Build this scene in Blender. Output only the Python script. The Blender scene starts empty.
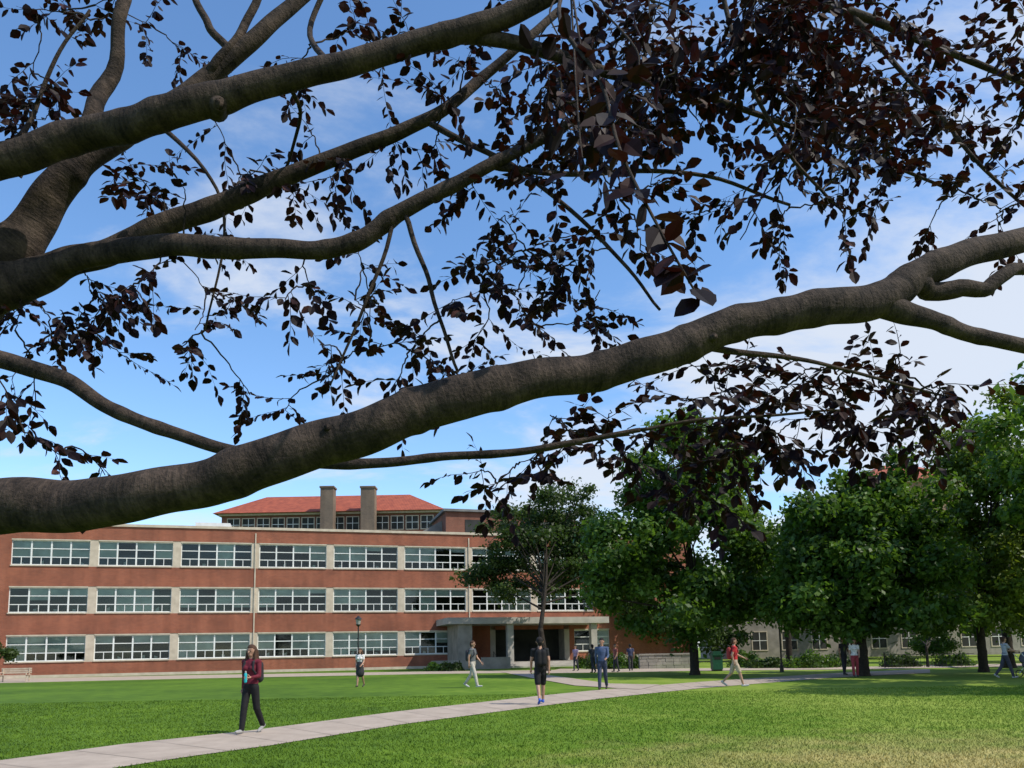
import bpy, math, random
import numpy as np
from mathutils import Vector, Matrix, Quaternion
random.seed(7); rng=np.random.default_rng(7)
scene=bpy.context.scene
try:
    scene.view_settings.view_transform='Standard'; scene.view_settings.look='None'; scene.view_settings.exposure=0
except Exception: pass

# ------------------------------------------------------------ camera
F=768.0; CAMH=1.5; PITCH=math.radians(7); ROLL=math.radians(1.05); PPY=650-F*math.tan(PITCH)
fwd=Vector((0,math.cos(PITCH),math.sin(PITCH))); up0=Vector((0,-math.sin(PITCH),math.cos(PITCH))); r0=Vector((1,0,0))
upv=up0*math.cos(ROLL)+r0*math.sin(ROLL); rtv=r0*math.cos(ROLL)-up0*math.sin(ROLL)
cam=bpy.data.cameras.new("camera"); camo=bpy.data.objects.new("camera",cam); scene.collection.objects.link(camo)
cam.sensor_width=36; cam.lens=27; cam.shift_y=(PPY-384)/1024; cam.clip_end=3000; cam.clip_start=0.05
M=Matrix((rtv,upv,-fwd)).transposed().to_4x4(); M.translation=Vector((0,0,CAMH)); camo.matrix_world=M
scene.camera=camo
C0=Vector((0,0,CAMH))
def P(px,py,Y):
    d=fwd+rtv*((px-512)/F)+upv*((PPY-py)/F)
    return C0+d*(Y/d.y)
def G(px,py,z=0.0):
    d=fwd+rtv*((px-512)/F)+upv*((PPY-py)/F)
    return C0+d*((z-CAMH)/d.z)

# ------------------------------------------------------------ mesh builder
class MB:
    def __init__(s): s.v=[]; s.f=[]; s.m=[]; s.uv=[]; s.hasuv=False
    def add(s,vs,fs,m=0,uvs=None):
        o=len(s.v); s.v.extend([tuple(v) for v in vs])
        for i,f in enumerate(fs):
            s.f.append(tuple(o+k for k in f)); s.m.append(m)
            s.uv.append(uvs[i] if uvs else [(0,0)]*len(f))
        if uvs: s.hasuv=True
    def box(s,x0,x1,y0,y1,z0,z1,m=0):
        vs=[(x0,y0,z0),(x1,y0,z0),(x1,y1,z0),(x0,y1,z0),(x0,y0,z1),(x1,y0,z1),(x1,y1,z1),(x0,y1,z1)]
        s.add(vs,[(0,3,2,1),(4,5,6,7),(0,1,5,4),(1,2,6,5),(2,3,7,6),(3,0,4,7)],m)
    def build(s,name,mats,parent=None,smooth=False,loc=None,link=True):
        me=bpy.data.meshes.new(name); me.from_pydata(s.v,[],s.f)
        for mt in mats: me.materials.append(mt)
        me.polygons.foreach_set("material_index",s.m)
        if s.hasuv:
            ul=me.uv_layers.new(name="UVMap"); flat=[c for f in s.uv for p in f for c in p]
            ul.data.foreach_set("uv",flat)
        if smooth: me.polygons.foreach_set("use_smooth",[True]*len(s.f))
        me.update()
        ob=bpy.data.objects.new(name,me)
        if link: scene.collection.objects.link(ob)
        if parent: ob.parent=parent
        if loc: ob.location=loc
        return ob
def empty(name,loc=(0,0,0),rz=0):
    e=bpy.data.objects.new(name,None); scene.collection.objects.link(e); e.location=loc; e.rotation_euler=(0,0,rz); return e

def catmull(pts,rad,n):
    out=[];ro=[]
    P_=[pts[0]*2-pts[1]]+list(pts)+[pts[-1]*2-pts[-2]]; R_=[rad[0]]+list(rad)+[rad[-1]]
    for i in range(1,len(P_)-2):
        for k in range(n):
            t=k/n; a,b,c,d=P_[i-1],P_[i],P_[i+1],P_[i+2]
            out.append(0.5*((2*b)+(c-a)*t+(2*a-5*b+4*c-d)*t*t+(3*b-a-3*c+d)*t**3))
            ro.append(R_[i]*(1-t)+R_[i+1]*t)
    out.append(P_[-2]); ro.append(R_[-2]); return out,ro
def tube(mb,pts,rad,sides=8,m=0,wob=0.0,cap=True,seed=0):
    n=len(pts); vs=[]; fs=[]; uvs=[]
    t=(pts[1]-pts[0]).normalized(); ref=Vector((0,0,1)) if abs(t.z)<0.9 else Vector((1,0,0))
    u=(ref-t*ref.dot(t)).normalized(); L=0; Ls=[]
    rr=random.Random(seed); ph=[rr.uniform(0,6.28) for _ in range(8)]
    for i in range(n):
        if i>0: L+=(pts[i]-pts[i-1]).length
        Ls.append(L)
        tt=(pts[min(i+1,n-1)]-pts[max(i-1,0)])
        if tt.length>1e-9: t=tt.normalized()
        u=(u-t*u.dot(t)).normalized(); v=t.cross(u)
        for k in range(sides):
            a=2*math.pi*k/sides; r=rad[i]
            if wob:
                r*=1+wob*(0.5*math.sin(L*9+ph[0]+2*math.sin(a+ph[1]))+0.5*math.sin(L*23+ph[2]+a)+0.5*math.sin(2*a+ph[3]+L*3)+0.35*math.sin(3*a+L*14+ph[4]))
            vs.append(pts[i]+(u*math.cos(a)+v*math.sin(a))*r)
    for i in range(n-1):
        for k in range(sides):
            k2=(k+1)%sides
            fs.append((i*sides+k,i*sides+k2,(i+1)*sides+k2,(i+1)*sides+k))
            uvs.append([(Ls[i],k/sides),(Ls[i],(k+1)/sides),(Ls[i+1],(k+1)/sides),(Ls[i+1],k/sides)])
    if cap:
        for base,pt in ((0,pts[0]),((n-1)*sides,pts[-1])):
            c=len(vs); vs.append(pt)
            for k in range(sides):
                k2=(k+1)%sides
                fs.append((base+k2,base+k,c) if base==0 else (base+k,base+k2,c)); uvs.append([(0,0)]*3)
    mb.add(vs,fs,m,uvs)

# ------------------------------------------------------------ materials
def newmat(name):
    m=bpy.data.materials.new(name); m.use_nodes=True; nt=m.node_tree
    return m,nt,nt.nodes["Principled BSDF"]
def N(nt,t,**k):
    n=nt.nodes.new(t)
    for a,b in k.items(): setattr(n,a,b)
    return n
def ramp(nt,stops):
    r=N(nt,"ShaderNodeValToRGB"); e=r.color_ramp.elements
    e[0].position,e[0].color=stops[0][0],(*stops[0][1],1); e[1].position,e[1].color=stops[-1][0],(*stops[-1][1],1)
    for p,c in stops[1:-1]:
        x=e.new(p); x.color=(*c,1)
    return r
def noisemat(name,c1,c2,scale=5,rough=0.8,bump=0.0,bscale=None,spec=0.3,detail=6,metal=0):
    m,nt,b=newmat(name)
    tc=N(nt,"ShaderNodeTexCoord"); no=N(nt,"ShaderNodeTexNoise"); no.inputs["Scale"].default_value=scale; no.inputs["Detail"].default_value=detail
    nt.links.new(tc.outputs["Object"],no.inputs["Vector"])
    r=ramp(nt,[(0.3,c1),(0.7,c2)]); nt.links.new(no.outputs["Fac"],r.inputs["Fac"]); nt.links.new(r.outputs["Color"],b.inputs["Base Color"])
    b.inputs["Roughness"].default_value=rough; b.inputs["Specular IOR Level"].default_value=spec; b.inputs["Metallic"].default_value=metal
    if bump:
        n2=N(nt,"ShaderNodeTexNoise"); n2.inputs["Scale"].default_value=bscale or scale*4; n2.inputs["Detail"].default_value=4
        nt.links.new(tc.outputs["Object"],n2.inputs["Vector"])
        bp=N(nt,"ShaderNodeBump"); bp.inputs["Strength"].default_value=bump; bp.inputs["Distance"].default_value=0.02
        nt.links.new(n2.outputs["Fac"],bp.inputs["Height"]); nt.links.new(bp.outputs["Normal"],b.inputs["Normal"])
    return m
def simple(name,c,rough=0.7):
    return noisemat(name,tuple(x*0.85 for x in c),tuple(min(1,x*1.12) for x in c),scale=9,rough=rough)

def brickmat(name,c1,c2,mortar):
    m,nt,b=newmat(name)
    tc=N(nt,"ShaderNodeTexCoord"); sp=N(nt,"ShaderNodeSeparateXYZ"); nt.links.new(tc.outputs["Object"],sp.inputs[0])
    ad=N(nt,"ShaderNodeMath",operation='ADD'); nt.links.new(sp.outputs[0],ad.inputs[0]); nt.links.new(sp.outputs[1],ad.inputs[1])
    cb=N(nt,"ShaderNodeCombineXYZ"); nt.links.new(ad.outputs[0],cb.inputs[0]); nt.links.new(sp.outputs[2],cb.inputs[1])
    br=N(nt,"ShaderNodeTexBrick"); br.inputs["Scale"].default_value=1
    br.inputs["Brick Width"].default_value=0.22; br.inputs["Row Height"].default_value=0.075; br.inputs["Mortar Size"].default_value=0.008
    br.inputs["Color1"].default_value=(*c1,1); br.inputs["Color2"].default_value=(*c2,1); br.inputs["Mortar"].default_value=(*mortar,1)
    nt.links.new(cb.outputs[0],br.inputs["Vector"])
    no=N(nt,"ShaderNodeTexNoise"); no.inputs["Scale"].default_value=0.5; no.inputs["Detail"].default_value=8; nt.links.new(tc.outputs["Object"],no.inputs["Vector"])
    r=ramp(nt,[(0.3,(0.72,0.72,0.74)),(0.7,(1.15,1.1,1.05))]); nt.links.new(no.outputs["Fac"],r.inputs["Fac"])
    mx=N(nt,"ShaderNodeMix",data_type='RGBA',blend_type='MULTIPLY'); mx.inputs["Factor"].default_value=1
    nt.links.new(br.outputs["Color"],mx.inputs["A"]); nt.links.new(r.outputs["Color"],mx.inputs["B"])
    mp=N(nt,"ShaderNodeMapping"); mp.inputs["Scale"].default_value=(1.6,1.6,.12); nt.links.new(tc.outputs["Object"],mp.inputs[0])
    n5=N(nt,"ShaderNodeTexNoise"); n5.inputs["Scale"].default_value=1; n5.inputs["Detail"].default_value=6; nt.links.new(mp.outputs[0],n5.inputs["Vector"])
    r5=ramp(nt,[(0.35,(0.8,0.78,0.78)),(0.6,(1,1,1))]); nt.links.new(n5.outputs["Fac"],r5.inputs["Fac"])
    m5=N(nt,"ShaderNodeMix",data_type='RGBA',blend_type='MULTIPLY'); m5.inputs["Factor"].default_value=.8
    nt.links.new(mx.outputs["Result"],m5.inputs["A"]); nt.links.new(r5.outputs["Color"],m5.inputs["B"]); nt.links.new(m5.outputs["Result"],b.inputs["Base Color"])
    b.inputs["Roughness"].default_value=0.85; b.inputs["Specular IOR Level"].default_value=0.2
    return m
M_brick=brickmat("brick",(0.33,0.098,0.052),(0.25,0.072,0.04),(0.3,0.2,0.15))
M_brick2=brickmat("brick_dark",(0.22,0.08,0.05),(0.17,0.065,0.042),(0.2,0.15,0.12))
M_brick3=brickmat("brick_tan",(0.36,0.22,0.15),(0.3,0.18,0.12),(0.35,0.28,0.22))
M_stone=noisemat("limestone",(0.42,0.36,0.28),(0.56,0.49,0.39),scale=2,bump=0.1)
M_grey=noisemat("grey_stone",(0.2,0.185,0.16),(0.34,0.31,0.27),scale=1.2,bump=0.2)
M_white=noisemat("white_paint",(0.62,0.62,0.6),(0.74,0.74,0.72),scale=2,rough=0.5)
M_frame=noisemat("window_frame",(0.62,0.64,0.63),(0.74,0.76,0.74),scale=2,rough=0.4)
M_blind=noisemat("blind",(0.42,0.47,0.48),(0.78,0.82,0.82),scale=0.7,rough=0.8)
M_int=noisemat("interior",(0.015,0.017,0.017),(0.05,0.052,0.048),scale=0.8)
M_roofflat=noisemat("flat_roof",(0.12,0.12,0.12),(0.2,0.2,0.19),scale=1)
M_conc=noisemat("concrete_canopy",(0.32,0.30,0.27),(0.44,0.41,0.37),scale=1.5)
M_black=simple("black_metal",(0.02,0.02,0.022),0.4)
def glassmat():
    m=bpy.data.materials.new("window_glass"); m.use_nodes=True; nt=m.node_tree; nt.nodes.clear()
    o=N(nt,"ShaderNodeOutputMaterial"); mx=N(nt,"ShaderNodeMixShader"); g=N(nt,"ShaderNodeBsdfGlossy"); t=N(nt,"ShaderNodeBsdfTransparent")
    g.inputs["Roughness"].default_value=0.04; g.inputs["Color"].default_value=(0.75,0.85,0.85,1); t.inputs["Color"].default_value=(0.7,0.78,0.72,1)
    fr=N(nt,"ShaderNodeFresnel"); fr.inputs["IOR"].default_value=1.6
    nt.links.new(fr.outputs[0],mx.inputs[0]); nt.links.new(t.outputs[0],mx.inputs[1]); nt.links.new(g.outputs[0],mx.inputs[2]); nt.links.new(mx.outputs[0],o.inputs[0])
    return m
M_glass=glassmat()
def tilemat():
    m,nt,b=newmat("red_roof_tile"); tc=N(nt,"ShaderNodeTexCoord")
    w=N(nt,"ShaderNodeTexWave"); w.inputs["Scale"].default_value=1.3; w.inputs["Distortion"].default_value=0.3; nt.links.new(tc.outputs["Object"],w.inputs["Vector"])
    no=N(nt,"ShaderNodeTexNoise"); no.inputs["Scale"].default_value=1.5; no.inputs["Detail"].default_value=8; nt.links.new(tc.outputs["Object"],no.inputs["Vector"])
    r=ramp(nt,[(0.3,(0.24,0.05,0.025)),(0.7,(0.40,0.095,0.045))]); nt.links.new(no.outputs["Fac"],r.inputs["Fac"])
    mx=N(nt,"ShaderNodeMix",data_type='RGBA',blend_type='MULTIPLY'); mx.inputs["Factor"].default_value=0.35
    nt.links.new(r.outputs["Color"],mx.inputs["A"]); nt.links.new(w.outputs["Color"],mx.inputs["B"]); nt.links.new(mx.outputs["Result"],b.inputs["Base Color"])
    b.inputs["Roughness"].default_value=0.8; return m
M_tile=tilemat()

def barkmat(name,c1,c2,rings=True):
    m,nt,b=newmat(name); uv=N(nt,"ShaderNodeTexCoord")
    mp=N(nt,"ShaderNodeMapping"); mp.inputs["Scale"].default_value=(38,3.5,1); nt.links.new(uv.outputs["UV"],mp.inputs[0])
    n1=N(nt,"ShaderNodeTexNoise"); n1.inputs["Scale"].default_value=1; n1.inputs["Detail"].default_value=7; n1.inputs["Roughness"].default_value=0.7; n1.inputs["Distortion"].default_value=.6; nt.links.new(mp.outputs[0],n1.inputs["Vector"])
    n2=N(nt,"ShaderNodeTexNoise"); n2.inputs["Scale"].default_value=7; n2.inputs["Detail"].default_value=10; n2.inputs["Roughness"].default_value=0.68; nt.links.new(uv.outputs["Object"],n2.inputs["Vector"])
    n3=N(nt,"ShaderNodeTexNoise"); n3.inputs["Scale"].default_value=90; n3.inputs["Detail"].default_value=4; nt.links.new(uv.outputs["Object"],n3.inputs["Vector"])
    q=N(nt,"ShaderNodeMath",operation='MULTIPLY'); q.inputs[1].default_value=.8; nt.links.new(n1.outputs["Fac"],q.inputs[0])
    mx=N(nt,"ShaderNodeMath",operation='MULTIPLY_ADD'); mx.inputs[1].default_value=1.2; nt.links.new(n2.outputs["Fac"],mx.inputs[0]); nt.links.new(q.outputs[0],mx.inputs[2])
    m3=N(nt,"ShaderNodeMath",operation='MULTIPLY_ADD'); m3.inputs[1].default_value=0.4; nt.links.new(n3.outputs["Fac"],m3.inputs[0]); nt.links.new(mx.outputs[0],m3.inputs[2])
    r=ramp(nt,[(0.40,c1),(0.51,tuple((a*1.1+b_)/2.4 for a,b_ in zip(c1,c2))),(0.62,c2)])
    sc=N(nt,"ShaderNodeMath",operation='MULTIPLY'); sc.inputs[1].default_value=0.415; nt.links.new(m3.outputs[0],sc.inputs[0])
    nt.links.new(sc.outputs[0],r.inputs["Fac"]); nt.links.new(r.outputs["Color"],b.inputs["Base Color"])
    bp=N(nt,"ShaderNodeBump"); bp.inputs["Strength"].default_value=0.9; bp.inputs["Distance"].default_value=0.013
    nt.links.new(m3.outputs[0],bp.inputs["Height"]); nt.links.new(bp.outputs["Normal"],b.inputs["Normal"])
    b.inputs["Roughness"].default_value=0.85; b.inputs["Specular IOR Level"].default_value=0.2
    return m
M_bark=barkmat("beech_bark",(0.009,0.007,0.006),(0.09,0.065,0.051))
M_bark2=barkmat("tree_bark",(0.016,0.013,0.010),(0.05,0.04,0.03))

def leafmat(name,stops,trans,tmix=0.35,rough=0.5,spec=0.3):
    m,nt,b=newmat(name); at=N(nt,"ShaderNodeAttribute"); at.attribute_name="var"
    r=ramp(nt,stops); nt.links.new(at.outputs["Fac"],r.inputs["Fac"]); nt.links.new(r.outputs["Color"],b.inputs["Base Color"])
    b.inputs["Roughness"].default_value=rough; b.inputs["Specular IOR Level"].default_value=spec
    tr=N(nt,"ShaderNodeBsdfTranslucent"); tr.inputs["Color"].default_value=(*trans,1)
    mx=N(nt,"ShaderNodeMixShader"); mx.inputs[0].default_value=tmix
    nt.links.new(b.outputs[0],mx.inputs[1]); nt.links.new(tr.outputs[0],mx.inputs[2]); nt.links.new(mx.outputs[0],nt.nodes["Material Output"].inputs[0])
    return m
M_green=leafmat("maple_leaves",[(0,(0.020,0.048,0.007)),(0.5,(0.045,0.1,0.013)),(1,(0.12,0.2,0.022))],(0.13,0.25,0.018))
M_green2=leafmat("elm_leaves",[(0,(0.018,0.036,0.008)),(0.5,(0.035,0.062,0.012)),(1,(0.075,0.115,0.02))],(0.06,0.12,0.015))
M_yel=leafmat("locust_leaves",[(0,(0.034,0.062,0.008)),(0.5,(0.078,0.13,0.014)),(1,(0.18,0.25,0.03))],(0.2,0.28,0.02))
M_beech=leafmat("beech_leaves",[(0,(0.005,0.003,0.005)),(0.65,(0.010,0.005,0.006)),(0.9,(0.024,0.009,0.009)),(1,(0.06,0.022,0.018))],(0.05,0.010,0.007),0.14,0.55,0.12)

def grassmat():
    m,nt,b=newmat("grass_lawn"); g=N(nt,"ShaderNodeNewGeometry")
    def noi(s,d=5):
        n=N(nt,"ShaderNodeTexNoise"); n.inputs["Scale"].default_value=s; n.inputs["Detail"].default_value=d; nt.links.new(g.outputs["Position"],n.inputs["Vector"]); return n
    a=noi(0.16); c=noi(1.7,8); e=noi(38,4)
    s1=N(nt,"ShaderNodeMath",operation='MULTIPLY_ADD'); s1.inputs[1].default_value=0.8; nt.links.new(c.outputs[0],s1.inputs[0]); nt.links.new(a.outputs[0],s1.inputs[2])
    s2=N(nt,"ShaderNodeMath",operation='MULTIPLY_ADD'); s2.inputs[1].default_value=0.6; nt.links.new(e.outputs[0],s2.inputs[0]); nt.links.new(s1.outputs[0],s2.inputs[2])
    sx=N(nt,"ShaderNodeSeparateXYZ"); nt.links.new(g.outputs["Position"],sx.inputs[0])
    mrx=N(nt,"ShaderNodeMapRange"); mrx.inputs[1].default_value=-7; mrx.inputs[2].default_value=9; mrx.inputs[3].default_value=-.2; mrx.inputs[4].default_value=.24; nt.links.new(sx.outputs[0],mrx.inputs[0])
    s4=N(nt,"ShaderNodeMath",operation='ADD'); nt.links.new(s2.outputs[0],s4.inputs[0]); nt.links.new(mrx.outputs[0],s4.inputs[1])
    s3=N(nt,"ShaderNodeMath",operation='MULTIPLY'); s3.inputs[1].default_value=0.41; nt.links.new(s4.outputs[0],s3.inputs[0])
    r=ramp(nt,[(0.32,(0.045,0.095,0.010)),(0.5,(0.105,0.185,0.018)),(0.7,(0.24,0.3,0.055))]); nt.links.new(s3.outputs[0],r.inputs["Fac"])
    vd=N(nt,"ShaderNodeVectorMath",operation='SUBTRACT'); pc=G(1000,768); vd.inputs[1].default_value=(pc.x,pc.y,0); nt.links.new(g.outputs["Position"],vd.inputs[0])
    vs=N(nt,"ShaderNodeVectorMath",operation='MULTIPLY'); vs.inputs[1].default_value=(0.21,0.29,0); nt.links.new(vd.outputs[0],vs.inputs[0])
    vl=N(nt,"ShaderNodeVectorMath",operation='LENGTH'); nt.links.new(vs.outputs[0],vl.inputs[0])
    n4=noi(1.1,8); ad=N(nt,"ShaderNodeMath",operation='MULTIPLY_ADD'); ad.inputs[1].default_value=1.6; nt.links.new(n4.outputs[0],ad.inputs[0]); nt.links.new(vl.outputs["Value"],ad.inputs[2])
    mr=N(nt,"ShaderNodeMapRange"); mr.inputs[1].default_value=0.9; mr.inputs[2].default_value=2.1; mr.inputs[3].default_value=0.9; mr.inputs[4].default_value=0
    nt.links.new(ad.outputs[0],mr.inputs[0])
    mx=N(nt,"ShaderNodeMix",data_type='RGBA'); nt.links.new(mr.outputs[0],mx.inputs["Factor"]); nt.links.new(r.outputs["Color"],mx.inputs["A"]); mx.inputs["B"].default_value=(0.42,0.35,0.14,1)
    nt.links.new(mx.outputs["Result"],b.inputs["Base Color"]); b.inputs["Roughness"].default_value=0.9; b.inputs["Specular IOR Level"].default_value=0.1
    return m
M_grass=grassmat()
def pathmat():
    m,nt,b=newmat("concrete_path"); g=N(nt,"ShaderNodeNewGeometry")
    n=N(nt,"ShaderNodeTexNoise"); n.inputs["Scale"].default_value=1.5; n.inputs["Detail"].default_value=10; n.inputs["Roughness"].default_value=0.7; nt.links.new(g.outputs["Position"],n.inputs["Vector"])
    r=ramp(nt,[(0.3,(0.28,0.225,0.175)),(0.7,(0.42,0.345,0.275))]); nt.links.new(n.outputs[0],r.inputs[0])
    nt.links.new(r.outputs[0],b.inputs["Base Color"]); b.inputs["Roughness"].default_value=0.9
    return m
M_path=pathmat()
M_joint=simple("joint",(0.24,0.2,0.16))

# ------------------------------------------------------------ ground
mb=MB(); mb.add([(-700,-300,0),(700,-300,0),(700,1500,0),(-700,1500,0)],[(0,1,2,3)])
mb.build("ground",[M_grass])
up_=[(-120,779),(0,761),(120,745),(250,731),(400,711.5),(540,696),(600,690),(700,682),(830,673.5),(930,669)]
lo_=[(-10,790),(118,768),(190,757),(270,746),(400,725),(540,706.5),(600,699),(700,688.5),(830,678),(930,673)]
U=[G(*p) for p in up_]; L_=[G(*p) for p in lo_]
mb=MB()
def slab(A,B,z):
    n=len(A); mb.add([(a.x,a.y,z) for a in A]+[(b.x,b.y,z) for b in B],[(i,n+i,n+i+1,i+1) for i in range(n-1)])
slab(U,L_,0.012)
mb.build("concrete_path",[M_path])
mbj=MB()
def lerp_poly(A,s):
    tot=[0]
    for i in range(1,len(A)): tot.append(tot[-1]+(A[i]-A[i-1]).length)
    d=s*tot[-1]
    for i in range(1,len(A)):
        if d<=tot[i]:
            t=(d-tot[i-1])/(tot[i]-tot[i-1]); return A[i-1].lerp(A[i],t)
    return A[-1]
for i in range(1,34):
    a=lerp_poly(U,i/34); c=lerp_poly(L_,i/34); d=(c-a).normalized(); q=Vector((-d.y,d.x,0))*0.007
    mbj.add([(*(a-q).xy,0.016),(*(c-q).xy,0.016),(*(c+q).xy,0.016),(*(a+q).xy,0.016)],[(0,1,2,3)])
pj=mbj.build("path_joints",[M_joint]); pj.parent=bpy.data.objects["concrete_path"]
def strip(name,a,b,z,mat=M_path):
    mb=MB(); A=[G(*p) for p in a]; B=[G(*p) for p in b]; n=len(A)
    mb.add([(p.x,p.y,z) for p in A]+[(p.x,p.y,z) for p in B],[(i,n+i,n+i+1,i+1) for i in range(n-1)]); return mb.build(name,[mat])
strip("footpath",[(-60,680),(200,675),(430,671.5),(560,670)],[(-60,684.5),(200,678.5),(430,674),(560,672.5)],0.008)
strip("footpath",[(560,669),(620,669),(700,668.5),(860,667),(1100,662)],[(540,673.5),(620,672.5),(700,671),(860,669.5),(1100,665)],0.02)
strip("footpath",[(520,672),(560,677),(610,684),(660,685)],[(500,672),(530,678),(575,686),(640,690)],0.024)

# ------------------------------------------------------------ grass blades
poly=[(p.x,p.y) for p in U]+[(p.x,p.y) for p in reversed(L_)]
def inpoly(x,y):
    c=np.zeros(len(x),bool); n=len(poly)
    for i in range(n):
        x1,y1=poly[i]; x2,y2=poly[(i+1)%n]
        if y1==y2: continue
        c^=((y1>y)!=(y2>y))&(x<(x2-x1)*(y-y1)/(y2-y1)+x1)
    return c
nb=210000
yy=8.5+18*rng.random(nb)**1.5; xx=(rng.random(nb)*2-1)*yy*0.74
k=~inpoly(xx,yy); xx=xx[k]; yy=yy[k]; nb=len(xx)
h=(0.018+0.03*rng.random(nb)); w=0.0035*(1+yy/12); an=rng.random(nb)*6.283; dx=np.cos(an)*w; dy=np.sin(an)*w
lx=rng.normal(0,0.7,nb)*h; ly=rng.normal(0,0.7,nb)*h
V=np.zeros((nb,3,3)); V[:,0]=np.stack([xx-dx,yy-dy,np.zeros(nb)],1); V[:,1]=np.stack([xx+dx,yy+dy,np.zeros(nb)],1); V[:,2]=np.stack([xx+lx,yy+ly,h],1)
def fastmesh(name,verts,nper,mats,var=None,smooth=False):
    nv=len(verts); nf=nv//nper; me=bpy.data.meshes.new(name)
    me.vertices.add(nv); me.vertices.foreach_set("co",verts.reshape(-1).astype(np.float32))
    me.loops.add(nv); me.loops.foreach_set("vertex_index",np.arange(nv,dtype=np.int32))
    me.polygons.add(nf); me.polygons.foreach_set("loop_start",np.arange(0,nv,nper,dtype=np.int32)); me.polygons.foreach_set("loop_total",np.full(nf,nper,dtype=np.int32))
    for m_ in mats: me.materials.append(m_)
    me.update(calc_edges=True)
    if var is not None:
        a=me.attributes.new("var",'FLOAT','FACE'); a.data.foreach_set("value",var.astype(np.float32))
    ob=bpy.data.objects.new(name,me); scene.collection.objects.link(ob); return ob
fastmesh("grass",V.reshape(-1,3),3,[M_grass])

# ------------------------------------------------------------ brick building
A=P(45,658,61); Bp=P(436,651,69.5); A.z=0; Bp.z=0
ang=math.atan2(Bp.y-A.y,Bp.x-A.x); BAY=(Bp-A).length/5
bb=empty("brick_building",A,ang)
S0=-4.6; S1=57.0; TOP=12.15
wall=MB(); st=MB(); fr=MB(); gl=MB(); bl=MB(); it=MB(); rf=MB()
rows=[(1.28,3.28),(5.12,7.12),(8.92,10.92)]
zb=[(0,rows[0][0]-0.1),(rows[0][1]+.1,rows[1][0]-.1),(rows[1][1]+.1,rows[2][0]-.1),(rows[2][1]+.1,TOP)]
ENT=(36.2,43.9)
for i,(a,b) in enumerate(zb):
    if i==0:
        wall.box(S0,ENT[0],0,0.35,a,b); wall.box(ENT[1],S1,0,0.35,a,b)
    else: wall.box(S0,S1,0,0.35,a,b)
WB=BAY-0.62
for ri,(z0,z1) in enumerate(rows):
    xs=[]
    for bnum in range(0,8):
        c=bnum*BAY
        if ri==0 and bnum==6: continue
        if bnum==7 and ri==0: x0,x1=44.4,48.0
        else: x0,x1=c-WB/2,c+WB/2
        if x1>S1-0.5: continue
        xs.append((x0,x1))
    prev=S0
    for (x0,x1) in xs:
        if ri==0 and prev<ENT[0]<x0:
            wall.box(prev,ENT[0],0.0,0.35,z0-.1,z1+.1); wall.box(ENT[1],x0,0,0.35,z0-.1,z1+.1)
        else:
            (wall if prev==S0 else st).box(prev,x0,(0 if prev==S0 else 0.03),0.35,z0-.1,z1+.1)
        prev=x1
        st.box(x0,x1,-0.07,0.3,z0-.1,z0); st.box(x0,x1,0.003,0.3,z1,z1+.1)
        nu=4; uw=(x1-x0)/nu if x1-x0>4 else (x1-x0)/2
        nu=round((x1-x0)/uw)
        bs=random.choice([0.35,0.66,0.66,0.5,0.8,1.0])
        for u in range(nu):
            a=x0+u*uw; b=a+uw; y=0.17
            m_=0.05 if u%2 else .065
            fr.box(a,a+m_,y-.03,y+.05,z0,z1); fr.box(b-m_,b,y-.03,y+.05,z0,z1)
            for zz,tk in ((z0,.08),(z1-.08,.08),(z0+0.62,.065),(z0+1.3,.065)): fr.box(a+m_,b-m_,y-.025,y+.045,zz,zz+tk)
            fr.box((a+b)/2-.025,(a+b)/2+.025,y-.02,y+.04,z0+.08,z0+.62)
            gl.add([(a+m_,y+.012,z0),(b-m_,y+.012,z0),(b-m_,y+.012,z1),(a+m_,y+.012,z1)],[(0,1,2,3)])
            fcov=bs if random.random()<.6 else random.choice([0.2,0.35,0.66,1.0,0.5])
            if random.random()<0.82:
                bl.add([(a+.03,y+.1,z1-fcov*(z1-z0)),(b-.03,y+.1,z1-fcov*(z1-z0)),(b-.03,y+.1,z1),(a+.03,y+.1,z1)],[(0,1,2,3)])
            if random.random()<.4:
                q=random.uniform(a+.15,b-.4); bl.add([(q,y+.3,z0),(q+.25,y+.3,z0),(q+.25,y+.3,z0+random.uniform(.15,.5)),(q,y+.3,z0+.3)],[(0,1,2,3)])
    wall.box(prev,S1,0,0.35,z0-.1,z1+.1)
it.box(S0+.3,S1-.3,1.6,1.7,0.2,TOP-.3)
for z in (0.3,4.2,8.0,11.5): it.box(S0+.4,S1-.4,0.36,1.6,z,z+.25)
st.box(S0-.08,S1+.08,-0.1,0.5,TOP,TOP+.22)
rf.box(S0+.1,S1-.1,0.5,17,TOP-.3,TOP-.05)
wall.box(S0,S0+.35,0.35,17,0,TOP); wall.box(S1-.35,S1,0.35,17,0,TOP); wall.box(S0,S1,17,17.35,0,TOP)
st.box(S0-.02,ENT[0],-0.04,-0.001,0.0,0.22)
for x in (BAY*2.5,BAY*5.5): st.box(x-.05,x+.05,-.06,.028,.3,TOP-.3)
ph=MB(); ph.box(33.5,47.5,7,15,TOP-.04,15.6,0); ph.box(33.2,47.8,6.7,15.3,15.6,15.85,1)
ph.add([(28.5,9,TOP),(33.5,9,TOP),(33.5,9,15.0),(28.5,14,TOP),(33.5,14,TOP),(33.5,14,15.0)],[(0,1,2),(3,5,4),(0,2,5,3)],1)
for x in (35.5,39.2,43): ph.box(x,x+1.8,6.95,7,13.3,14.8,2)
ph.box(10.0,13.0,6,11,TOP-.04,TOP+1.5,3)
ph.build("rooftop_penthouse",[M_brick2,M_roofflat,M_int,M_white],bb)
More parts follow.
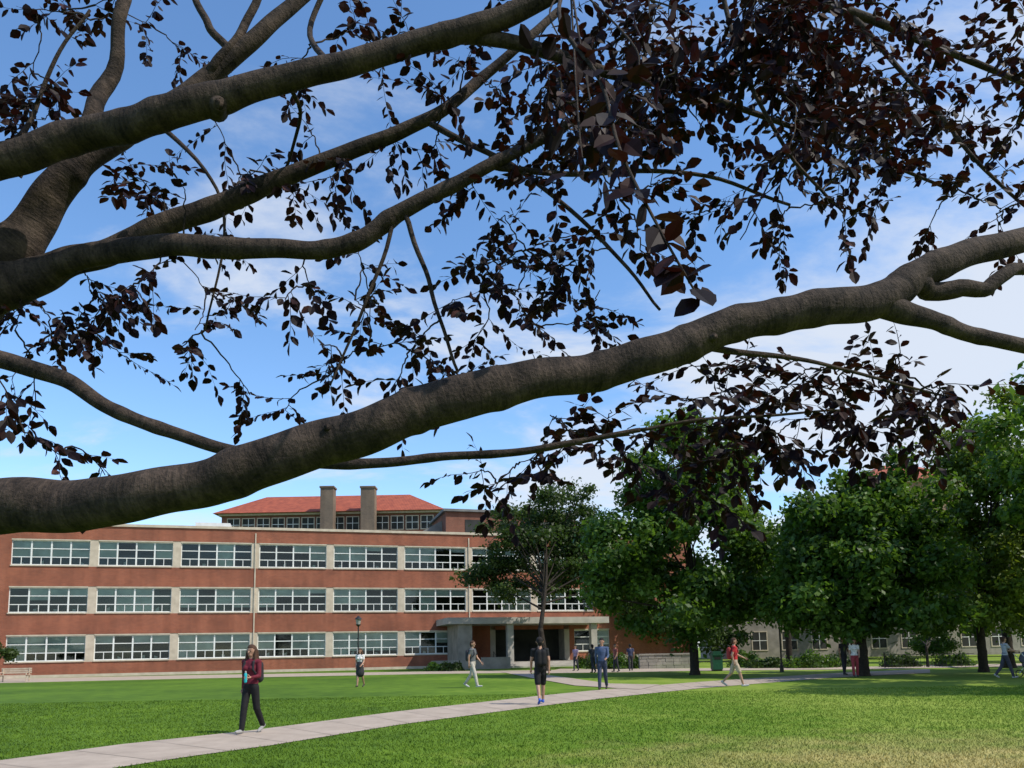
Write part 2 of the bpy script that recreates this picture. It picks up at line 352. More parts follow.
# entrance
en=MB()
CX0,CX1=31.2,45.8
en.box(CX0,CX1,-5.2,-0.002,3.75,4.3,0)
for x in (36.5,44.2): en.box(x,x+.55,-4.9,-4.35,0,3.75,0)
en.box(32.2,33.4,-4.9,-0.02,0,3.75,1)
en.box(ENT[0],ENT[0]+.5,0.0,2.5,0.48,4.0,0); en.box(ENT[1]-.5,ENT[1],0.0,2.5,0.48,4.0,0)
en.box(ENT[0],ENT[1],2.5,2.8,0.0,4.0,3)
en.box(35.2,45.2,-5.6,2.5,0.0,0.16,0); en.box(35.6,44.8,-5.2,2.5,0.16,0.32,0); en.box(36,44.2,-4.8,2.5,0.32,0.48,0)
for i in range(6):
    x=ENT[0]+.7+i*1.08
    en.box(x,x+.07,2.38,2.48,0.48,3.4,2)
    if i<5: en.box(x+.07,x+1.08,2.38,2.48,2.55,2.65,2); en.box(x+.45,x+.55,2.35,2.38,1.3,1.9,4)
en.box(ENT[0]+.5,ENT[1]-.5,2.38,2.48,3.4,3.55,2)
en.box(33.6,36.0,-7.5,-7.1,0,0.95,1); en.box(29.5,33.6,-7.5,-7.1,0,0.75,1); en.box(45.6,49.5,-6.5,-6.1,0,0.9,1)
for x in (35.3,45.1):
    tube(en,[Vector((x,-5.5,.1)),Vector((x,-5.5,1.05)),Vector((x,-4.7,1.4)),Vector((x,-4.7,.45))],[.025]*4,6,4)
en.build("entrance",[M_conc,M_grey,M_frame,M_int,M_black],bb)
g2=MB(); g2.add([(ENT[0]+.5,2.43,.48),(ENT[1]-.5,2.43,.48),(ENT[1]-.5,2.43,3.4),(ENT[0]+.5,2.43,3.4)],[(0,1,2,3)]); g2.build("door_glass",[M_glass],bb)
wall.build("brick_walls",[M_brick],bb); st.build("stone_trim",[M_stone],bb); fr.build("window_frames",[M_frame],bb); gl.build("window_glass",[M_glass],bb)
bl.build("window_blinds",[M_blind],bb); it.build("interior",[M_int],bb); rf.build("roof",[M_roofflat],bb)

# ------------------------------------------------------------ generic hall
def hall(name,pl,pr,Yd,ztop,zeave,depth,wallm,roofm,rowsz,win=1.3,gap=2.8,chim=[],wz=2.0,base=0,rd=None):
    a=P(pl,650,Yd); b=P(pr,650,Yd); W=b.x-a.x
    e=empty(name,(a.x,Yd,0)); w=MB(); w.box(0,W,0,depth,0,zeave,0); w.box(-.4,W+.4,-.4,depth+.4,zeave,zeave+.3,1)
    n=int((W-1)/gap)
    for z in rowsz:
        for i in range(n):
            x=(W-n*gap)/2+i*gap+(gap-win)/2
            w.box(x-.12,x+win+.12,-.06,-.001,z-.12,z,1); w.box(x-.12,x+win+.12,-.05,-.001,z+wz,z+wz+.12,1)
            w.box(x-.12,x,-.05,-.001,z,z+wz,1); w.box(x+win,x+win+.12,-.05,-.001,z,z+wz,1)
            w.box(x,x+win,-.02,-.001,z,z+wz,3); w.box(x+win/2-.04,x+win/2+.04,-.04,-.021,z,z+wz,4); w.box(x,x+win,-.045,-.041,z+wz*.5,z+wz*.5+.08,4)
    z0=zeave+.3; o=1.0; rdp=rd or depth/2; ins=min(rdp,W/3)
    if roofm:
        w.add([(-o,-o,z0),(W+o,-o,z0),(W+o,depth+o,z0),(-o,depth+o,z0),(ins,rdp,ztop),(W-ins,rdp,ztop)],[(0,1,5,4),(1,2,5),(2,3,4,5),(3,0,4),(3,2,1,0)],2)
    for (cl,cr,ct,cy) in chim:
        x0=P(cl,650,Yd+cy).x-a.x; x1=P(cr,650,Yd+cy).x-a.x
        w.box(x0,x1,cy-.9,cy+.9,zeave-8,ct,5); w.box(x0-.12,x1+.12,cy-1.02,cy+1.02,ct,ct+.25,5)
    w.build("structure",[wallm,M_stone,roofm or M_roofflat,M_int,M_white,M_grey2],e); return e
M_grey2=brickmat("chimney_brick",(0.2,0.15,0.11),(0.14,0.11,0.085),(0.22,0.19,0.16))
ze=P(330,514.5,112).z; zr=P(330,496,117).z
hall("red_roofed_hall",218,440,112,zr,ze,13,M_brick2,M_tile,[ze-2.35,ze-6],win=1.7,gap=2.2,chim=[(320,333,P(326,489,110).z,-2.0),(361,375,P(368,489,110).z,-2.0)],wz=1.9,rd=5)
hall("stone_hall",730,1120,88,12,9.5,14,M_grey,M_roofflat,[1.0,4.6],win=1.6,gap=3.4)
hall("brick_hall",885,985,120,P(930,462,126).z,P(930,482,120).z,16,M_brick3,M_tile,[12,16,20],win=1.5,gap=3.2)

# ------------------------------------------------------------ trees
def tree(name,base,trunk_r,fork_z,lobes,nclump,nleaf,size,mat,clr=1.0,barkm=M_bark2,lean=(0,0),limbs=16,seed=1,sq=.75,atbase=False):
    rg=np.random.default_rng(seed); rd=random.Random(seed)
    par=empty(name,base); b=Vector(base)
    LB=[]
    for (px,py,Y,rx,ry) in lobes:
        if atbase: Y=b.y+(Y-44)
        c=P(px,py,Y)-b; s=Y/F; LB.append((c,rx*s,ry*s))
    vol=[r*h_ for _,r,h_ in LB]; tv=sum(vol)
    cl=[]
    for (c,r,h_),v in zip(LB,vol):
        for _ in range(max(2,int(nclump*v/tv))):
            d=rg.normal(size=3); d/=np.linalg.norm(d); rad=rg.uniform(0.25,1.1)**0.5
            cl.append((Vector((c.x+d[0]*r*rad,c.y+d[1]*r*rad,c.z+d[2]*h_*rad)),rg.uniform(.45,1.2)*clr))
    vs=[]; va=[]
    per=nleaf//len(cl)
    for c,r in cl:
        m=int(per*rg.uniform(.6,1.4)*(r/clr)**1.5)
        d=rg.normal(size=(m,3)); d/=np.linalg.norm(d,axis=1)[:,None]; d*=(rg.random(m)**0.5)[:,None]*r*(1+.25*rg.normal(size=m))[:,None]; d[:,2]*=sq
        ce=d+np.array(c)
        n=rg.normal(size=(m,3))*0.7+d/r*0.8+np.array([0,0,0.5]); n/=np.linalg.norm(n,axis=1)[:,None]
        t=np.cross(n,rg.normal(size=(m,3))); t/=np.linalg.norm(t,axis=1)[:,None]; q=np.cross(n,t)
        s=(size*rg.uniform(.6,1.4,m))[:,None]
        vs.append(np.stack([ce-t*s*.55,ce+q*s*.33+n*s*.08,ce+t*s*.6,ce-q*s*.33-n*s*.05],1))
        base_v=rg.uniform(.08,.8); va.append(np.clip(base_v+rg.normal(0,.16,m),0,1))
    V_=np.concatenate(vs); A_=np.concatenate(va); kk=V_[:,:,2].min(axis=1)>.4
    ob=fastmesh("crown",V_[kk].reshape(-1,3),4,[mat],A_[kk]); ob.parent=par
    mb=MB(); top=Vector((lean[0],lean[1],fork_z)); ctop=max(c.z for c,_,_ in LB)
    pts=[Vector((0,0,-.1)),Vector((lean[0]*.15,0,0.35)),Vector((lean[0]*.5,lean[1]*.5,fork_z*.5)),top]
    pts,rr=catmull(pts,[trunk_r*1.5,trunk_r*1.1,trunk_r,trunk_r*.85],5); tube(mb,pts,rr,12,0,.06,seed=seed)
    cc=sum((c for c,_,_ in LB),Vector((0,0,0)))/len(LB)
    mt=Vector((cc.x*.6,cc.y*.6,fork_z+(ctop-fork_z)*.7)); pp,rr=catmull([top-Vector((0,0,.2)),top.lerp(mt,.5)+Vector((.2,0,0)),mt],[trunk_r*.8,trunk_r*.5,trunk_r*.15],6); tube(mb,pp,rr,9,0,seed=seed)
    cs=sorted(cl,key=lambda c:rd.random())[:limbs]
    for c,_ in cs:
        hfrac=max(0,min(.85,(c.z-fork_z)/(ctop-fork_z)*.65)); st_=top.lerp(mt,hfrac)
        mid=st_.lerp(c,.5)+Vector((rd.uniform(-.5,.5),rd.uniform(-.5,.5),rd.uniform(0,.5)))
        k_=trunk_r*(1-hfrac)*.4
        p2,r2=catmull([st_,mid,c],[k_+.02,k_*.55+.01,.02],6); tube(mb,p2,r2,7,0,seed=seed)
    mb.build("trunk_and_limbs",[barkm],par,smooth=True)
    return par
Y2=44
tree("maple_tree",G(695,675),.23,2.4,[(690,448,Y2,45,42),(650,498,Y2,45,45),(735,488,Y2,42,50),(690,550,Y2,85,60),(630,575,Y2,40,50),(752,575,Y2-1,38,60),(690,606,Y2,88,30),(612,560,Y2,25,40),(690,500,Y2,55,50)],180,80000,.25,M_green,1.15,seed=3,limbs=18,atbase=True)
tree("maple_tree",G(864,676),.23,2.3,[(868,480,Y2,36,34),(832,525,Y2,42,40),(902,520,Y2,42,42),(870,575,Y2,78,50),(812,585,Y2,36,48),(925,585,Y2,40,45),(865,606,Y2,90,30),(868,530,Y2,50,50)],165,74000,.25,M_green,1.1,seed=5,limbs=16,atbase=True)
tree("honey_locust_tree",G(984,672),.2,2.4,[(1000,430,Y2,50,38),(962,480,Y2,34,36),(1030,510,Y2,60,60),(975,545,Y2,40,45),(1040,590,Y2,66,45),(985,595,Y2,50,30),(1090,480,Y2,50,80),(1000,490,Y2,50,50)],150,66000,.21,M_yel,1.1,seed=9,limbs=16,atbase=True)
tree("elm_tree",G(547,671),.22,3.0,[(560,503,60,40,22),(512,530,60,38,24),(588,530,60,38,30),(550,560,60,68,28),(488,572,60,26,14),(600,568,60,42,28),(535,588,60,50,15),(550,532,60,40,30)],140,52000,.24,M_green2,1.3,lean=(-.4,0),limbs=26,seed=11,sq=.6)
tree("small_tree",G(928,667),.08,1.3,[(928,640,60,24,16),(915,650,60,14,9),(942,650,60,14,9)],18,6000,.16,M_green,.7,limbs=8,seed=13)
tree("maple_tree",G(1010,668),.25,3,[(1010,560,55,50,40),(960,570,58,40,40),(1060,540,55,60,60),(1000,605,56,70,28)],70,30000,.28,M_green,1.3,seed=15)
tree("maple_tree",G(-14,676),.15,1.0,[(-6,646,52,15,16),(-20,630,52,22,20)],16,6000,.18,M_green2,.6,limbs=6,seed=17)
# trees standing to the right of the view, shading the lawn
def crown_tree(x,y,r,zc,rz,seed,n=26000):
    b=Vector((x,y,0))
    def px_(X,Y,Z):
        d=Vector((X,Y,Z))-C0; k=d.dot(fwd); return 512+F*d.dot(rtv)/k, PPY-F*d.dot(upv)/k
    lob=[]
    for i in range(6):
        a=i*1.05+seed; X=x+math.cos(a)*r*.55; Y=y+math.sin(a)*r*.55; Z=zc+math.sin(i*2.1)*rz*.45
        p=px_(X,Y,Z); lob.append((p[0],p[1],Y,r*.55*F/Y,rz*.6*F/Y))
    tree("maple_tree",b,.26,2.6,lob,70,n,.27,M_green,1.25,seed=seed,limbs=14)
crown_tree(25,29.5,5.2,9.0,4.6,31); crown_tree(21.5,22.5,4.6,9.3,4.6,32,22000); crown_tree(35,38,6,9,5,33,20000)
tree("distant_trees",G(790,668),.2,3,[(790,565,76,45,40),(830,590,76,50,36),(920,585,76,60,40),(1000,590,76,60,36),(660,605,76,45,30),(620,612,76,34,24),(960,550,80,60,40),(760,600,76,45,32),(900,540,80,50,30),(700,630,76,40,15),(735,632,76,30,14)],185,58000,.36,M_green2,1.7,seed=19,limbs=20)
def shrub(name,px,py,rx,rz,n=1500,mat=M_green2,seed=1):
    b=G(px,py); rg=np.random.default_rng(seed); d=rg.normal(size=(n,3)); d/=np.linalg.norm(d,axis=1)[:,None]
    sc=1+.2*np.sin(d[:,0]*7+seed)+.15*np.sin(d[:,2]*9+d[:,1]*5)
    ce=d*(np.array([rx,rx*.7,rz])*(rg.uniform(.6,1,n)*sc)[:,None]); ce[:,2]=np.abs(ce[:,2])+.03
    nn=d+rg.normal(size=(n,3))*.5; nn/=np.linalg.norm(nn,axis=1)[:,None]; t=np.cross(nn,rg.normal(size=(n,3))); t/=np.linalg.norm(t,axis=1)[:,None]; q=np.cross(nn,t); s=.09
    ob=fastmesh(name,np.stack([ce-t*s,ce+q*s*.7,ce+t*s,ce-q*s*.7],1).reshape(-1,3),4,[mat],np.clip(rg.normal(.4,.2,n),0,1)); ob.location=b
for i,(px,py,rx,rz) in enumerate([(606,669,1.3,1.3),(622,669,1.0,1.0),(636,668,1.2,.9),(438,671,1.2,.6),(452,671,1.0,.6),(588,668,1,.9),(770,668,1.5,.6),(812,668,1.6,1.0),(840,667,1.4,.8),(745,667,1.2,1.1),(900,667,1.3,.8),(955,666,1.3,.7)]): shrub("shrub",px,py,rx,rz,1600,[M_green2,M_green][i%2],i+1)
a=G(640,669); b_=G(692,668)
sw=MB(); Lw=(b_-a).length
for r_ in range(4):
    x=-(r_%2)*.3
    while x<Lw:
        w_=random.uniform(.45,.8); x1=min(Lw,x+w_-.02); x0=max(0,x)
        if x1>x0: sw.box(x0,x1,random.uniform(-.02,.02),.4,r_*.24,r_*.24+.225)
        x+=w_
sw.box(-.05,Lw+.05,-.06,.46,.96,1.06)
so=sw.build("stone_wall",[M_grey]); so.location=a; so.rotation_euler=(0,0,math.atan2(b_.y-a.y,b_.x-a.x))
fe=MB(); a=G(885,668); b_=G(975,667); Lf=(b_-a).length; n=int(Lf/.2)
for i in range(n): fe.box(i*.2,i*.2+.016,0,.016,0,.85)
for z in (.15,.78): fe.box(0,Lf,-.012,.0,z,z+.03)
for i in range(0,n,12): fe.box(i*.2-.02,i*.2+.05,.03,.1,0,.95)
fo=fe.build("iron_fence",[M_black]); fo.location=a; fo.rotation_euler=(0,0,math.atan2(b_.y-a.y,b_.x-a.x))
def lamp(px,py,h):
    e=empty("street_lamp",G(px,py)); m=MB()
    tube(m,[Vector((0,0,0)),Vector((0,0,.25)),Vector((0,0,.5))],[.12,.11,.06],10); tube(m,[Vector((0,0,.5)),Vector((0,0,h-.55))],[.05,.04],10)
    tube(m,[Vector((0,0,h-.55)),Vector((0,0,h-.45)),Vector((0,0,h-.42))],[.05,.16,.17],12)
    tube(m,[Vector((0,0,h-.1)),Vector((0,0,h-.02)),Vector((0,0,h+.12))],[.24,.18,.02],12); m.build("post",[M_black],e)
    g=MB(); tube(g,[Vector((0,0,h-.42)),Vector((0,0,h-.25)),Vector((0,0,h-.1))],[.12,.15,.17],12); g.build("lantern",[simple("lantern_glass",(.3,.3,.27),.2)],e)
lamp(358,677,3.7); lamp(782,672,3.7)
M_wood=noisemat("bench_wood",(0.4,0.32,0.24),(0.52,0.44,0.34),scale=6)
def bench(px,py,rz):
    e=empty("park_bench",G(px,py),rz); m=MB()
    for i in range(4): m.box(-.95,.95,-.22+i*.115,-.12+i*.115,.43,.46)
    for i in range(3): m.box(-.95,.95,.25,.28,.55+i*.13,.65+i*.13)
    m.build("slats",[M_wood],e); l=MB()
    for x in (-.85,.8):
        l.box(x,x+.05,-.2,-.15,0,.43); l.box(x,x+.05,.2,.249,0,.92); l.box(x,x+.05,-.2,.2,.38,.43); l.box(x,x+.05,-.22,.2,.62,.66); l.box(x,x+.05,-.2,-.16,.46,.62)
    l.build("frame",[M_wood],e)
bench(14,682,.1)
M_gr=simple("green_paint",(0.015,0.08,0.05),.45)
e=empty("waste_bin",G(717,671)); m=MB()
m.box(-.3,.3,-.3,.3,.1,.95,0); m.box(-.34,.34,-.34,.34,.95,1.03,0); m.box(-.25,.25,-.25,.25,1.03,1.2,0); m.box(-.2,.2,-.31,-.301,.7,.85,1); m.box(-.27,.27,-.27,.27,0,.1,1)
m.build("bin_body",[M_gr,M_black],e)

# ------------------------------------------------------------ people
def capsule(mb,p0,r0_,p1,r1_,flat=1.0,seg=12,xa=None):
    p0=Vector(p0);p1=Vector(p1); t=(p1-p0); L=t.length; t=t.normalized() if L>1e-6 else Vector((0,0,1))
    ref=Vector(xa) if xa else Vector((1,0,0))
    if abs(t.dot(ref))>.95: ref=Vector((0,1,0))
    u=(ref-t*ref.dot(t)).normalized(); v=t.cross(u)
    rings=[]
    for k in range(1,5):
        a=-math.pi/2+k*math.pi/8; rings.append((p0+t*(math.sin(a)*r0_),r0_*math.cos(a)))
    for k in range(0,4):
        a=k*math.pi/8; rings.append((p1+t*math.sin(a)*r1_,r1_*math.cos(a)))
    vs=[];fs=[]
    for c,r in rings:
        for k in range(seg):
            a=2*math.pi*k/seg; vs.append(c+u*math.cos(a)*r+v*math.sin(a)*r*flat)
    for i in range(len(rings)-1):
        for k in range(seg): k2=(k+1)%seg; fs.append((i*seg+k,i*seg+k2,(i+1)*seg+k2,(i+1)*seg+k))
    b=len(vs); vs.append(p0-t*r0_); vs.append(p1+t*r1_)
    for k in range(seg):
        k2=(k+1)%seg; fs.append((k2,k,b)); o=(len(rings)-1)*seg; fs.append((o+k,o+k2,b+1))
    mb.add(vs,fs)
def person(name,loc,face,H,pose,col,hair='short',skirt=False,sleeve='short',legs='long',pack=None,female=False,hold=None,vox=.013):
    s=H/1.75
    thR,knR,thL,knL,arR,elR,arL,elL=[math.radians(a) for a in pose]
    parts=[]
    hw=.085; sw=.165 if female else .19
    hipz=.93
    def leg(x,a,b,side):
        hp=Vector((x,0,hipz-.03)); kn=hp+Vector((x*.05,math.sin(a),-math.cos(a)))*.43; c=a-b
        ak=kn+Vector((-x*.03,math.sin(c),-math.cos(c)))*.40
        fp=max(-.9,c*.75) if c<0 else c*.5
        return hp,kn,ak,fp
    legsd=[leg(hw,thR,knR,1),leg(-hw,thL,knL,-1)]
    low=[]
    feet=[]
    for hp,kn,ak,fp in legsd:
        fd=Vector((0,math.cos(fp),math.sin(fp))); up=Vector((0,-math.sin(fp),math.cos(fp)))
        heel=ak-fd*.045-up*.05; ball=ak+fd*.13-up*.06; toe=ball+fd*.05
        feet.append((heel,ball,toe,fd)); low+= [heel.z-.032,ball.z-.03,toe.z-.025]
    dz=-min(low)
    def sh(v): return Vector((v.x,v.y,v.z+dz))
    for (hp,kn,ak,fp),(heel,ball,toe,fd) in zip(legsd,feet):
        hp,kn,ak,heel,ball,toe=map(sh,(hp,kn,ak,heel,ball,toe))
        ext=.012 if legs=='long' else 0
        parts.append((hp,.088,kn,.058+ext,1,'thigh')); parts.append((kn,.056+ext,kn.lerp(ak,.35),.054+ext,1,'shin')); parts.append((kn.lerp(ak,.35),.054+ext,ak,.036+ext*1.6,1,'shin'))
        if legs=='short': parts.append((hp.lerp(kn,.3),.095,hp.lerp(kn,.85),.083,1,'pants'))
        parts.append((heel,.034,ball,.037,1,'shoe')); parts.append((ball,.037,toe,.028,1,'shoe')); parts.append((ak,.036,heel,.034,1,'shoe'))
    pel=Vector((0,0,hipz+.02+dz)); wst=Vector((0,.005,1.09+dz)); ch=Vector((0,.01,1.30+dz)); nk=Vector((0,0,1.46+dz)); hd=Vector((0,.015,1.625+dz))
    pw=.15 if not female else .155
    parts.append((pel,pw*1.02,pel+Vector((0,0,.04)),pw,.68,'pants'))
    parts.append((pel+Vector((0,0,.06)),pw*1.03,wst,.125 if female else .148,.68,'shirt')); parts.append((wst,.125 if female else .148,ch,.155 if female else .175,.66,'shirt'))
    parts.append((ch,.15 if female else .17,ch+Vector((0,-.005,.07)),.125,.66,'shirt'))
    if female:
        for x in (-.07,.07): parts.append((ch+Vector((x,.075,-.02)),.06,ch+Vector((x,.07,-.01)),.06,1,'shirt'))
    parts.append((nk+Vector((0,-.01,-.05)),.06,nk+Vector((0,.0,.06)),.052,1,'skin'))
    if skirt: 
        parts.append((pel+Vector((0,0,.08)),.15,pel+Vector((0,0,-.32)),.21,.8,'pants'))
    hands=[]
    for x,a,b in ((1,arR,elR),(-1,arL,elL)):
        s0=Vector((x*sw,0,1.41+dz)); e=s0+Vector((x*.12,math.sin(a),-math.cos(a))).normalized()*.29
        c=a+b; wr=e+Vector((x*.03-x*.15*math.sin(max(0,b)),math.sin(c),-math.cos(c))).normalized()*.25
        parts.append((ch+Vector((x*.07,0,.1)),.075,s0,.062,.9,'shirt'))
        parts.append((s0,.057,e,.043,1,'uarm')); parts.append((e,.041,wr,.028,1,'farm'))
        d=(wr-e).normalized(); pe=wr+d*.075
        parts.append((wr+d*.01,.026,pe,.034,.55,'skin')); hands.append((x,wr,d,pe))
    parts.append((hd+Vector((0,.0,.02)),.088,hd+Vector((0,-.012,.03)),.09,1,'face'))
    parts.append((hd+Vector((0,.02,-.045)),.065,hd+Vector((0,.035,-.07)),.045,1,'face'))
    parts.append((hd+Vector((0,.09,.0)),.012,hd+Vector((0,.106,-.022)),.015,1,'face'))
    for x in (-1,1): parts.append((hd+Vector((x*.086,-.005,-.01)),.018,hd+Vector((x*.09,-.01,.012)),.02,1,'face'))
    parts.append((hd+Vector((0,-.022,.045)),.096,hd+Vector((0,-.006,.056)),.091,1,'hair'))
    parts.append((hd+Vector((0,-.05,-.01)),.075,hd+Vector((0,-.045,-.05)),.06,1,'hair'))
    if hair=='long':
        for x in (-.06,0,.06): parts.append((hd+Vector((x,-.05,0)),.06,hd+Vector((x*1.6,-.085,-.27)),.045,1,'hair'))
        for x in (-.085,.085): parts.append((hd+Vector((x,-.01,.02)),.035,hd+Vector((x*1.25,.02,-.22)),.035,1,'hair'))
    if hair=='bun': parts.append((hd+Vector((0,-.12,.06)),.045,hd+Vector((0,-.13,.05)),.045,1,'hair'))
    if pack:
        parts.append((ch+Vector((-.06,-.19,-.22)),.10,ch+Vector((-.06,-.19,.04)),.09,.9,'pack')); parts.append((ch+Vector((.06,-.19,-.22)),.10,ch+Vector((.06,-.19,.04)),.09,.9,'pack'))
        for x in (-.1,.1):
            a1=ch+Vector((x,-.1,.16)); a2=ch+Vector((x,.08,.11)); a3=ch+Vector((x*1.2,.115,-.05)); a4=ch+Vector((x*1.4,-.02,-.2))
            for q0,q1 in ((a1,a2),(a2,a3),(a3,a4)): parts.append((q0,.022,q1,.022,1,'pack'))
    mb=MB()
    for p in parts: capsule(mb,p[0],p[1],p[2],p[3],p[4])
    tmp=mb.build("tmp",[],None)
    md=tmp.modifiers.new("r",'REMESH'); md.mode='VOXEL'; md.voxel_size=vox
    sm=tmp.modifiers.new("s",'SMOOTH'); sm.iterations=2; sm.factor=.5
    dg=bpy.context.evaluated_depsgraph_get(); me=bpy.data.meshes.new_from_object(tmp.evaluated_get(dg)); bpy.data.objects.remove(tmp)
    nP=len(me.polygons); ce=np.zeros(nP*3); me.polygons.foreach_get("center",ce); ce=ce.reshape(-1,3)
    best=np.full(nP,1e9); mi=np.zeros(nP,int)
    names=['skin','shirt','pants','shoe','hair','pack','eye','lip']
    for (p0,r0_,p1,r1_,fl,tag) in parts:
        a=np.array(p0);d=np.array(p1)-a; L2=max(1e-9,d@d); t=np.clip(((ce-a)@d)/L2,0,1)
        df=ce-(a+t[:,None]*d); dist=np.linalg.norm(df,axis=1)
        if fl<.8: dist=np.sqrt(df[:,0]**2+(df[:,1]/fl)**2+df[:,2]**2) if tag in('shirt','pants') else dist
        dd=dist-(r0_+(r1_-r0_)*t)
        if tag in('face','skin'): idx=np.zeros(nP,int)
        elif tag=='thigh': idx=np.where(t<1.1,2,0) if legs=='long' else np.where(t<.8,2,0)
        elif tag=='shin': idx=np.full(nP,2 if legs=='long' else 0)
        elif tag=='uarm': idx=np.where(t<(.6 if sleeve=='short' else 2),1,0)
        elif tag=='farm': idx=np.full(nP,1 if sleeve=='long' else 0)
        else: idx=np.full(nP,names.index(tag))
        if skirt and tag in('thigh',): idx=np.zeros(nP,int)
        k2=dd<best; best[k2]=dd[k2]; mi[k2]=idx[k2]
    fz=hd.z; front=(ce[:,1]>hd.y+.035)&(np.abs(ce[:,0])<.07)&(ce[:,2]>fz-.12)&(ce[:,2]<fz+.065); mi[front&(mi==4)]=0
    verts=np.zeros(len(me.vertices)*3); me.vertices.foreach_get("co",verts)
    mb=MB(); mb.v=[tuple(v) for v in verts.reshape(-1,3)]; mb.f=[tuple(p.vertices) for p in me.polygons]; mb.m=list(map(int,mi)); mb.uv=[None]*nP
    def addc(m_,*a,**k3):
        o=len(mb.m); capsule(mb,*a,**k3)
        for i in range(o,len(mb.m)): mb.m[i]=m_
    for x,wr,d,pe in hands:
        side=Vector((1,0,0)); across=d.cross(side).normalized()
        for i,ln in enumerate((.062,.072,.068,.052)):
            b0=pe+across*((i-1.5)*.018)+d*.015; m1=b0+d*ln*.5+Vector((-x*.008,0,0)); m2=m1+(d*.6+Vector((-x*.7,.2,0))).normalized()*ln*.5
            addc(0,b0,.009,m1,.0085,seg=6); addc(0,m1,.0085,m2,.007,seg=6)
        tb=wr+d*.03-across*.02; tm=tb-across*.035+d*.03; addc(0,tb,.012,tm,.010,seg=6); addc(0,tm,.010,tm+d*.03,.008,seg=6)
    if hold=='bottle': 
        x,wr,d,pe=hands[1]; q=pe+Vector((-x*.03,.02,0)); addc(8,q+Vector((0,.02,-.07)),.03,q+Vector((0,.02,.07)),.03); addc(3,q+Vector((0,.02,.1)),.02,q+Vector((0,.02,.12)),.018)
    for x in (-1,1):
        addc(6,hd+Vector((x*.032,.083,.005)),.010,hd+Vector((x*.034,.083,.005)),.010,seg=6); addc(4,hd+Vector((x*.018,.093,.028)),.005,hd+Vector((x*.048,.084,.03)),.004,seg=6)
    addc(7,hd+Vector((-.02,.084,-.055)),.006,hd+Vector((.02,.084,-.055)),.006,seg=6)
    mb.uv=[[(0,0)]*len(f) for f in mb.f]
    mats=[PM('skin',col['skin']),PM('shirt',col['shirt']),PM('pants',col['pants']),PM('shoe',col['shoe']),PM('hair',col['hair']),PM('pack',pack or (0,0,0)),PM('eye',(.03,.02,.02)),PM('lip',(.3,.1,.09)),PM('bottle',(.02,.35,.4)),PM('paper',(.7,.7,.7))]
    ob=mb.build(name,mats,None,smooth=True); ob.scale=(s,s,s); ob.location=loc; ob.rotation_euler=(0,0,face)
    bpy.data.meshes.remove(me)
    return ob
_pm={}
def PM(k,c):
    key=(k,tuple(c))
    if key not in _pm:
        m=noisemat(k,tuple(x*.75 for x in c),tuple(min(1,x*1.2) for x in c),scale=14,rough=.45 if k in('skin','eye') else .85,bump=.4 if k in('shirt','pants') else 0,bscale=12); _pm[key]=m
    return _pm[key]
SK=(.38,.22,.155); BR=(.06,.03,.018); DK=(.015,.012,.011)
def grd(px,py,z=0.014): p=G(px,py,z); return p
R=math.radians
person("walking_woman",grd(250,733),R(165),1.66,(13,4,-11,22,-10,20,6,80),dict(skin=SK,shirt=(.12,.012,.025),pants=(.010,.010,.012),shoe=(.3,.3,.3),hair=BR),hair='long',sleeve='long',pack=(.02,.02,.025),female=True,hold='bottle',vox=.011)
person("walking_woman",grd(360,687),R(170),1.66,(10,3,-10,18,-10,30,12,45),dict(skin=SK,shirt=(.66,.64,.62),pants=(.03,.03,.035),shoe=(.05,.04,.04),hair=BR),hair='long',skirt=True,legs='bare',female=True)
person("walking_man",grd(473,687.5),R(-110),1.88,(17,4,-14,22,-14,15,16,25),dict(skin=SK,shirt=(.10,.11,.12),pants=(.42,.39,.35),shoe=(.5,.5,.5),hair=BR),pack=(.04,.04,.05))
person("walking_man",grd(541,704),R(8),1.80,(14,4,-12,16,-14,12,12,14),dict(skin=SK,shirt=(.012,.013,.015),pants=(.012,.012,.014),shoe=(.04,.1,.45),hair=DK),legs='short',pack=(.01,.01,.012),vox=.011)
person("walking_man",grd(603,689.5),R(165),1.84,(14,4,-13,20,-14,14,14,60),dict(skin=SK,shirt=(.06,.09,.17),pants=(.035,.045,.08),shoe=(.03,.025,.02),hair=DK),sleeve='long')
person("walking_man",grd(593,673),R(30),1.74,(16,4,-16,22,-14,14,14,20),dict(skin=SK,shirt=(.05,.05,.06),pants=(.03,.03,.04),shoe=(.03,.03,.03),hair=DK))
person("walking_man",grd(736,686.5),R(-100),1.80,(20,6,-18,28,-22,35,24,40),dict(skin=SK,shirt=(.45,.03,.035),pants=(.38,.31,.23),shoe=(.4,.4,.4),hair=BR),legs='short',pack=(.25,.03,.03))
person("standing_woman",grd(856,677),R(160),1.68,(6,2,-6,8,-6,12,8,40),dict(skin=SK,shirt=(.6,.58,.56),pants=(.28,.04,.05),shoe=(.05,.05,.05),hair=BR),hair='long',female=True)
person("standing_man",grd(845,675),R(200),1.76,(5,2,-5,5,-6,12,8,40),dict(skin=SK,shirt=(.04,.04,.05),pants=(.03,.03,.04),shoe=(.05,.05,.05),hair=DK))
person("walking_woman",grd(1007,678),R(-90),1.68,(18,4,-18,22,35,45,35,45),dict(skin=SK,shirt=(.35,.36,.38),pants=(.05,.05,.07),shoe=(.4,.4,.4),hair=BR),hair='bun',female=True)
for px,py,c in ((576,671,(.25,.2,.3)),(616,672,(.25,.08,.07)),(631,671,(.05,.06,.12))):
    person("standing_man",grd(px,py),R(random.uniform(0,360)),1.7,(8,3,-8,8,-6,12,8,20),dict(skin=SK,shirt=c,pants=(.04,.04,.05),shoe=(.05,.05,.05),hair=DK),vox=.02)
